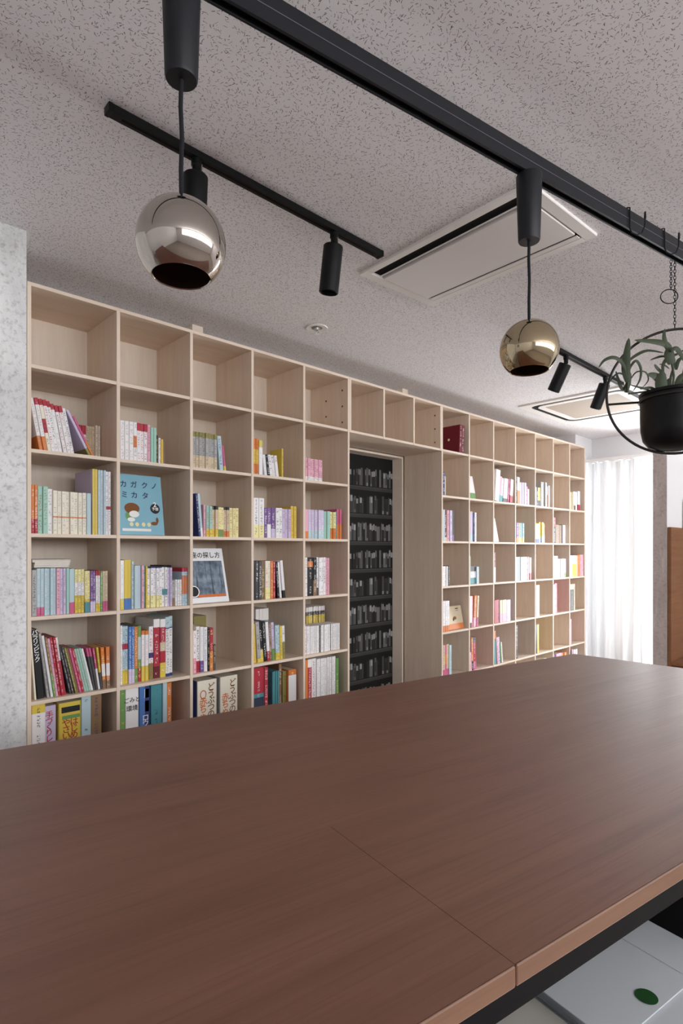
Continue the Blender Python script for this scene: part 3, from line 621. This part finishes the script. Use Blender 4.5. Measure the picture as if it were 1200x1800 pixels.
# paper goods on the shelf
def stack(label, a0, a1, p0, p1, z0, z1, mat, n):
    s = thing('paper_stack', label, 'paper', (0, 0, 0), TR, 'paper stacks under the island table')
    s.location = Matrix.Rotation(TR, 3, 'Z') @ Vector((a0, p0, z0 + .0004)); rnd = random.Random(n)
    for i in range(n):
        za = (z1 - z0) * i / n; j = rnd.uniform(-.004, .004); k = rnd.uniform(-.004, .004); box('paper_sheet', j, a1 - a0 + j, k, p1 - p0 + k, za, za + (z1 - z0) / n * .82, mat, s)
    return s
stack('thick stack of white paper beneath the large envelope', .735, 1.012, .385, .60, ZS, .686, 'paper_white', 14)
env = thing('large_envelope', 'large pale envelope with a round green sticker lying on the paper stack', 'envelope', Matrix.Rotation(TR, 3, 'Z') @ Vector((.725, .427, .6865)), TR)
eb = box('envelope_body', 0, .295, 0, .21, 0, .0022, 'paper_white', env, .0006); prism('envelope_flap', [(.21, .001), (.294, .001), (.294, .209), (.21, .209)], .0023, .0029, 'paper_white', eb)
lathe('round_sticker', [(0, .0032), (.0155, .0032), (.0155, .0029)], 'sticker_green', eb, 28, (.118, .022, 0))
stack('grey paper stack beside the envelope with rough sheet edges', .592, .715, .40, .62, ZS, .676, 'paper_grey', 12)
stack('low stack of grey sheets at the far side of the rough-edged stack', .34, .585, .40, .62, ZS, .668, 'paper_grey', 8)

# ------------------------------------------------------------------ black hanging rail over the table, with pendants, hooks and planter
ZR = CAMZ + 1.08; R0, R1 = 1.050, 1.080; RH = .063
rail = thing('hanging_rail', 'long black ceiling-hung rail above the island table', 'rail', (0, 0, ZR), TR)
box('rail_web', -1.1, 3.2, R0, R0 + .008, 0, RH, 'rail_grey', rail, .0006); box('rail_top', -1.1, 3.2, R0 + .008, R1, RH - .008, RH, 'rail_grey', rail); box('rail_lip', -1.1, 3.2, R1 - .006, R1, 0, RH - .008, 'rail_grey', rail, .0006)
box('rail_groove', -1.1, 3.2, R0 + .008, R1 - .006, .012, .016, 'groove_black', rail); box('rail_line', -1.1, 3.2, R0 - .0006, R0, .031, .0322, 'rail_line', rail)
for a in (-.95, 3.05): lathe('hanger_rod', [(.006, RH), (.006, ZC - ZR - .004), (.03, ZC - ZR - .004), (.03, ZC - ZR)], 'rail_grey', rail, 16, (a, (R0 + R1) / 2, 0))
RM = (R0 + R1) / 2
def rp(a, p, z): return Matrix.Rotation(TR, 3, 'Z') @ Vector((a, p, 0)) + Vector((0, 0, z))
def pendant(a, mat, label):
    t = thing('pendant_lamp', label, 'lamp', rp(a, RM, ZR), 0, 'ball pendants on the black rail')
    lathe('canopy', [(0, 0), (.0365, 0), (.0365, .004), (.0305, -.186), (.028, -.189), (0, -.189)][0:2] + [(.0365, -.001), (.0306, -.185), (.0285, -.189), (0, -.189)], 'rail_grey', t, 40)
    zc = -.4995; rb = .083; ro = .055; a0 = math.asin(ro / rb)
    tube('cord', [(0, 0, -.188), (-.0015, .0005, -.24), (.001, -.0005, -.30), (-.001, 0, -.36), (0, 0, zc + rb - .002)], .0042, 'cord_black', t, 10)
    prof = [(rb * math.sin(x), zc + rb * math.cos(x)) for x in [(PI - a0) * i / 40 for i in range(41)]]
    bs = lathe('ball_shade', [(0, prof[0][1])] + prof[1:], mat, t, 72)
    inn = [(max(0, (rb - .0015) * math.sin(x)), zc + (rb - .0015) * math.cos(x)) for x in [(PI - a0) * i / 30 for i in range(31)]]
    lathe('inner_liner', [(0, inn[0][1])] + inn[1:], 'copper_liner', bs, 48); lathe('rim', [(ro + .0008, prof[-1][1] + .0012), (ro - .001, prof[-1][1] - .0008), (ro - .0025, prof[-1][1] + .001)], mat, bs, 64)
    lathe('lamp_holder', [(0, zc + rb - .003), (.018, zc + rb - .006), (.018, zc + .035), (0, zc + .035)], 'black_powder', bs, 20); lathe('cord_cap', [(.0045, zc + rb + .006), (.006, zc + rb + .003), (.008, zc + rb - .001), (0, zc + rb - .001)], 'cord_black', t, 16)
pendant(.3474, 'chrome', 'polished silver ball pendant on a black cord, nearer the concrete pillar')
pendant(1.364, 'gold', 'polished gold ball pendant on a black cord, beside the hanging planter')
def s_hook(a, label, tip):
    t = thing('rail_hook', label, 'hook', rp(a, RM, ZR), TR, 'wire hooks on the black rail')
    o = [(0, .019, .03), (0, .019, RH + .004), (0, .012, RH + .0065), (0, -.010, RH + .0065), (0, -.0185, RH + .004), (0, -.0190, .03), (0, -.0190, -.004), (.003, -.024, -.020), (.014, -.034, -.028), (.028, -.044, -.022), (.034, -.05, 0), (.035, -.051, .026)]
    hw = tube('hook_wire', [Vector(p) for p in o], .0024, 'cord_black', t, 8); lathe('hook_tip', [(0, .05), (.003, .047), (.004, .028), (.0025, .024), (0, .024)], 'cord_black', hw, 10, (.035, -.051, 0)); return t
s_hook(1.86, 'empty black wire hook hanging on the rail', 0); s_hook(2.085, 'black wire hook on the rail carrying the planter chain', 0)
# hanging ring planter
AH = 2.192 - .09
hk = rp(2.085, RM - .038, 0)
tp = 2.103 * .985; RC = px_at(1185.5, 688, tp); rr = .226
hang = thing('hanging_planter', 'black round pot in a hanging metal ring with strappy green fern', 'planter', (RC.x, RC.y, RC.z - rr))
yaw = math.atan2(RT.y, RT.x) - .33
hang.rotation_euler = (0, 0, yaw)                    # local x runs in the ring plane, local -y looks at the room
tube('hanging_ring', circle((0, 0, rr), rr, (1, 0, 0), (0, 0, 1), 72), .0048, 'ring_metal', hang, 10, True)
PR = .113
pp = [(0, .006), (.05, .009), (.085, .025), (.104, .05), (PR - .002, .085), (PR, .12), (PR, .208), (PR + .004, .212), (PR + .004, .222), (PR - .004, .222), (PR - .006, .19), (0, .19)]
lathe('pot', pp, 'pot_black', hang, 56); lathe('soil', [(0, .196), (.10, .194), (.106, .19)], 'soil', hang, 32)
tube('cross_bar', [(-rr, 0, .196), (-PR, 0, .196)], .0042, 'ring_metal', hang); tube('cross_bar', [(PR, 0, .196), (rr, 0, .196)], .0042, 'ring_metal', hang); tube('pot_collar', circle((0, 0, .196), PR + .004, (1, 0, 0), (0, 1, 0), 48), .0036, 'ring_metal', hang, 8, True)
def chain(name, p0, p1, parent, L=.016):
    p0, p1 = Vector(p0), Vector(p1); n = max(2, int((p1 - p0).length / (L * .72))); bm = bmesh.new(); d = (p1 - p0) / n
    for i in range(n):
        c = p0 + d * (i + .5); u = Vector((1, 0, 0)) if i % 2 else Vector((0, 1, 0)); zl = L * .5
        atube(bm, [c + u * .0042 * math.cos(2 * PI * k / 10) + Vector((0, 0, zl * math.sin(2 * PI * k / 10))) for k in range(10)], .0011, 5, True)
    return link(name, mesh(name, bm, 50), 'cord_black', parent)
inv = (Matrix.Translation(hang.location) @ Matrix.Rotation(yaw, 4, 'Z')).inverted()
hook_low = rp(2.085, RM - .036, ZR - .024)
top_local = inv @ Vector((RC.x, RC.y, hook_low.z)); chain('chain', (0, 0, 2 * rr + .006), (0, 0, top_local.z), hang)
lowl = Vector((-.012, .0, top_local.z)); chain('chain', (-.012, 0, top_local.z - .105), (-.012, 0, top_local.z), hang, .012)
tube('chain_ring', circle((-.018, 0, top_local.z - .13), .03, (.97, .2, 0), (0, 0, .86), 32), .0019, 'cord_black', hang, 6, True)
# leaves: control points in photo columns/rows, set on planes through the pot
HC = inv
def leaf(pts, wd, depth=0.0, fold=.25, name='leaf'):
    P = [inv @ px_at(x, y, tp + depth + (0.0 if len(p) < 1 else p[0])) for (x, y, *p) in [(q[0], q[1]) + ((q[2],) if len(q) > 2 else (0.0,)) for q in pts]]
    # smooth by Catmull-Rom
    Q = []
    for i in range(len(P) - 1):
        a, b, c, d = P[max(0, i - 1)], P[i], P[i + 1], P[min(len(P) - 1, i + 2)]
        for k in range(5):
            t = k / 5; Q.append(.5 * ((2 * b) + (c - a) * t + (2 * a - 5 * b + 4 * c - d) * t * t + (3 * b - a - 3 * c + d) * t ** 3))
    Q.append(P[-1]); n = len(Q); bm = bmesh.new(); rows = []
    for i, q_ in enumerate(Q):
        t = i / (n - 1); wv = wd * (wd > 0) * (math.sin(PI * min(1, t * .80 + .16)) ** .8 if t < 1 else .02) ; wv = max(wv, .0006)
        dr = (Q[min(n - 1, i + 1)] - Q[max(0, i - 1)]).normalized(); vw = Vector((0, -1, .15)); sd = dr.cross(vw)
        sd = sd.normalized() if sd.length > 1e-4 else Vector((1, 0, 0)); nm = dr.cross(sd).normalized()
        rows.append([bm.verts.new(q_ + sd * wv * f + nm * (abs(f) * wv * fold)) for f in (-.5, 0, .5)] + [bm.verts.new(q_ + nm * .0012)])
    for a, b in zip(rows, rows[1:]):
        bm.faces.new((a[0], a[1], b[1], b[0])); bm.faces.new((a[1], a[2], b[2], b[1])); bm.faces.new((a[2], a[3], b[3], b[2])); bm.faces.new((a[3], a[0], b[0], b[3]))
    bmesh.ops.recalc_face_normals(bm, faces=bm.faces); return link(name, mesh(name, bm, 60), 'leaf', hang)
LEAVES = [
 ([(1104, 672), (1100, 650), (1101, 625), (1105, 594)], .030, -.02), ([(1101, 655), (1092, 636), (1078, 628), (1062, 633), (1052, 646)], .014, -.02), ([(1103, 660), (1108, 644), (1118, 634), (1126, 648), (1124, 668), (1112, 688)], .010, .0),
 ([(1104, 670), (1094, 684), (1086, 666), (1082, 652)], .012, .01), ([(1100, 690), (1104, 672), (1108, 655)], .018, .0), ([(1107, 668), (1118, 654), (1134, 654), (1139, 668), (1128, 682)], .006, .02), ([(1102, 664), (1090, 656), (1080, 660), (1068, 676)], .007, .03), ([(1105, 634), (1118, 624), (1138, 616), (1166, 620)], .012, .03),
 ([(1180, 624), (1172, 606), (1150, 600), (1114, 598)], .024, 0), ([(1178, 622), (1171, 608), (1167, 592), (1168, 578)], .016, 0), ([(1180, 640), (1176, 622), (1176, 610)], .034, -.01), ([(1179, 616), (1188, 612), (1196, 622), (1206, 640)], .018, -.02),
 ([(1178, 628), (1164, 626), (1152, 629), (1142, 633)], .009, .02), ([(1166, 660), (1165, 642), (1174, 628), (1190, 622), (1206, 612)], .012, .0), ([(1170, 690), (1160, 668), (1150, 660), (1138, 658)], .030, -.02), ([(1164, 694), (1162, 672), (1164, 652)], .040, -.03), ([(1180, 692), (1178, 668), (1184, 644), (1186, 630)], .009, .02),
 ([(1184, 694), (1190, 676), (1196, 662), (1206, 655)], .022, .0), ([(1192, 696), (1198, 680), (1210, 668)], .030, -.02), ([(1176, 696), (1173, 676), (1178, 664)], .020, .02), ([(1158, 690), (1146, 682), (1134, 682), (1124, 684)], .010, .0), ([(1150, 692), (1136, 684), (1120, 680), (1106, 676)], .008, .02),
 ([(1188, 650), (1192, 634), (1202, 626)], .014, .03), ([(1176, 648), (1168, 642), (1158, 640)], .006, .03), ([(1170, 660), (1156, 648), (1150, 640)], .012, .01), ([(1196, 690), (1206, 660), (1226, 640)], .024, .02), ([(1204, 692), (1228, 668), (1248, 664)], .022, .0), ([(1200, 690), (1212, 630), (1236, 606)], .026, .01),
]
for pts, wd, dp in LEAVES: leaf(pts, wd, dp)
tube('leaf_stem', [inv @ px_at(1104, 692, tp), inv @ px_at(1140, 688, tp), inv @ px_at(1165, 694, tp)], .0035, 'leaf', hang); tube('leaf_stem', [inv @ px_at(1181, 696, tp), inv @ px_at(1184, 660, tp), inv @ px_at(1179, 630, tp)], .004, 'leaf', hang); tube('leaf_stem', [inv @ px_at(1103, 690, tp), inv @ px_at(1103, 660, tp)], .005, 'leaf', hang)

# ------------------------------------------------------------------ ceiling fixtures
YT = 1.625 * 1.23 / 1.28
def track(x0, x1, label, spots):
    t = thing('light_track', label, 'track', (x0, YT, ZC - .022), 0, 'ceiling light tracks'); L = x1 - x0
    box('track_body', 0, L, 0, .033, 0, .022, 'black_powder', t, .001); box('track_slot', .03, L - .03, .012, .021, -.0006, 0, 'groove_black', t); box('end_cap', -.012, 0, -.001, .034, -.001, .022, 'black_powder', t, .001); box('end_cap', L, L + .012, -.001, .034, -.001, .022, 'black_powder', t, .001)
    for x, tilt, lb in spots:
        s = thing('spotlight', lb, 'spotlight', (x, YT + .0165, ZC - .0225), 0, 'black cylinder spotlights')
        lathe('adapter', [(0, 0), (.016, 0), (.016, -.018), (.013, -.022), (.013, -.045), (0, -.045)], 'black_powder', s, 20); box('adapter_lever', .0155, .0185, -.004, .004, -.034, -.006, 'chrome_pin', s)
        hd = link('lamp_head', None, parent=s) if False else None
        body = lathe('lamp_head', [(0, .0), (.034, 0), (.0375, -.004), (.0375, -.172), (.034, -.175), (.031, -.165), (.03, -.13), (0, -.13)], 'black_powder', s, 36, (0, .004, -.046), (tilt[0], tilt[1], 0)); lathe('lens', [(0, -.140), (.0295, -.140), (.0295, -.136)], 'flap_grey', body, 28)
x = lambda px, Y=YT + .0165: X_on_Y(px, Y)
rt = lambda d: math.radians(d)
track(.6497 * .961 + .012, 1.809 * .961, 'short black ceiling light track beside the near air conditioner', [(x(345), (rt(4), 0, 0), 'black spotlight behind the silver ball pendant'), (x(587), (rt(9), 0, 0), 'black spotlight at the track end by the air conditioner')])
track(x(972), x(1091), 'short black ceiling light track behind the gold ball pendant', [(x(994.5), (rt(27), 0, 0), 'tilted black spotlight just past the gold ball pendant'), (x(1063.5), (rt(22), 0, 0), 'tilted black spotlight behind the planter ring')])
def cassette(cx, cy, hx, hy, rz, label):
    t = thing('ceiling_air_conditioner', label, 'air conditioner', (cx, cy, ZC - .012), rz); return t
ac = cassette(2.0275, 1.328, .243, .415, math.radians(-3), 'white two-slot ceiling air conditioner panel beside the black track')
hx, hy = .243, .418
for (a, b, c, d) in ((-hx, hx, hy - .045, hy), (-hx, hx, -hy, -hy + .045), (-hx, -hx + .035, -hy + .045, hy - .045), (hx - .035, hx, -hy + .045, hy - .045)): box('frame', a, b, c, d, 0, .012, 'ac_edge', ac, .002)
box('slot_back', -hx + .035, -hx + .1, -hy + .045, hy - .045, .010, .012, 'slot_black', ac); box('slot_back', hx - .078, hx - .035, -hy + .045, hy - .045, .010, .012, 'slot_black', ac)
fl = box('louver', -hx + .080, -hx + .086, -hy + .05, hy - .05, .0, .004, 'ac_edge', ac, .001); fl = box('louver', hx - .066, hx - .04, -hy + .05, hy - .05, -.002, .002, 'ac_white', ac, .001)
box('front_panel', -hx + .104, hx - .08, -hy + .05, hy - .05, -.004, .012, 'ac_white', ac, .0015)
def rrect(hx, hy, r, n=8):
    P = []
    for sx, sy, a in ((1, 1, 0), (-1, 1, PI / 2), (-1, -1, PI), (1, -1, 3 * PI / 2)):
        for i in range(n + 1): P.append((sx * (hx - r) + r * math.cos(a + PI / 2 * i / n), sy * (hy - r) + r * math.sin(a + PI / 2 * i / n)))
    return P
def ringprism(name, A, B, z0, z1, mat, parent):
    bm = bmesh.new(); V = [[bm.verts.new((x_, y_, z)) for x_, y_ in P] for P in (A, B) for z in (z0, z1)]; n = len(A)
    for i in range(n):
        j = (i + 1) % n
        for p, q in ((0, 1), (1, 3), (3, 2), (2, 0)): bm.faces.new((V[p][i], V[p][j], V[q][j], V[q][i]))
    bmesh.ops.recalc_face_normals(bm, faces=bm.faces); return link(name, mesh(name, bm), mat, parent)
ac2 = cassette(4.92, 1.99, .46, .46, 0, 'white four-way ceiling air conditioner panel near the balcony window')
ringprism('frame', rrect(.46, .46, .01), rrect(.405, .405, .10), 0, .012, 'ac_edge', ac2); ringprism('slot_back', rrect(.405, .405, .10), rrect(.356, .356, .075), .008, .012, 'slot_black', ac2); ringprism('louver', rrect(.356, .356, .075), rrect(.30, .30, .02), .001, .012, 'ac_edge', ac2); prism('front_panel', rrect(.298, .298, .02), .003, .012, 'ac_grille', ac2)
sp = thing('fire_sprinkler', 'round recessed chrome fire sprinkler on the ceiling above the bookcase', 'sprinkler', (2.09, 2.36, ZC))
lathe('flange', [(.03, -.001), (.058, -.004), (.060, 0)], 'ac_edge', sp, 36); lathe('recess', [(0, -.0008), (.031, -.0012)], 'flap_grey', sp, 28); lathe('sprinkler_body', [(0, -.001), (.016, -.002), (.014, -.014), (.005, -.016), (0, -.02)], 'chrome_pin', sp, 20)
for s in (-1, 1): tube('frame_arm', [(s * .013, 0, -.012), (s * .012, 0, -.022), (0, 0, -.034)], .002, 'chrome_pin', sp)
lathe('deflector', [(0, -.034), (.012, -.035), (.012, -.0365), (0, -.0365)], 'ac_edge', sp, 20)

# ------------------------------------------------------------------ balcony window: curtain and cornice, bench by the partition
XC = XW - .10
cor = struct(box('trim_2', XC - .06, XW, 1.62, 2.62, CAMZ + .955, CAMZ + .985, 'frame_white'))
cur = thing('sheer_curtain', 'white sheer curtain drawn across the balcony window', 'curtain', (XC, 2.06, 0))
bm = bmesh.new(); N, H1 = 150, CAMZ + .952; Wc = .555; rows = []
for k in range(9):
    z = .03 + (H1 - .03) * k / 8; amp = .030 - .010 * k / 8; rows.append([])
    for i in range(N + 1):
        u = i / N; ph = u * 2 * PI * 4.6 + .9 * math.sin(u * 7) ; rows[-1].append((amp * math.sin(ph) + .008 * math.sin(ph * 2.3 + k * .3), u * Wc + .006 * math.sin(k * .8 + u * 12), z))
V = [[bm.verts.new(p) for p in r] for r in rows]; V2 = [[bm.verts.new((p[0] + .0012, p[1], p[2])) for p in r] for r in rows]
for k in range(8):
    for i in range(N): bm.faces.new((V[k][i], V[k][i + 1], V[k + 1][i + 1], V[k + 1][i]))
link('curtain_cloth', mesh('curtain_cloth', bm, 80), 'curtain', cur); box('curtain_track', -.012, .012, -.42, Wc, H1, H1 + .003, 'frame_white', cur)
ben = thing('wooden_bench', 'brown wooden bench with tall back panel against the white partition', 'bench', (PX + .01, PY0 - .012, 0))
box('back_panel', 0, .63, -.02, .008, 0, CAMZ + .19, 'bench_wood', ben, .002); box('seat', 0, .63, -.42, -.02, .40, .43, 'bench_wood', ben, .002); box('seat_front', 0, .63, -.40, -.38, 0, .40, 'bench_wood', ben)
scn = thing('wall_panel', 'dark framed panel standing on top of the wooden bench back', 'panel', (PX + .42, PY0 - .014, CAMZ + .19))
box('panel_frame', 0, .2, -.012, .0, 0, .26, 'frame_white', scn, .002); box('panel_face', .02, .2, -.0135, -.012, .012, .25, 'screen_dark', scn)
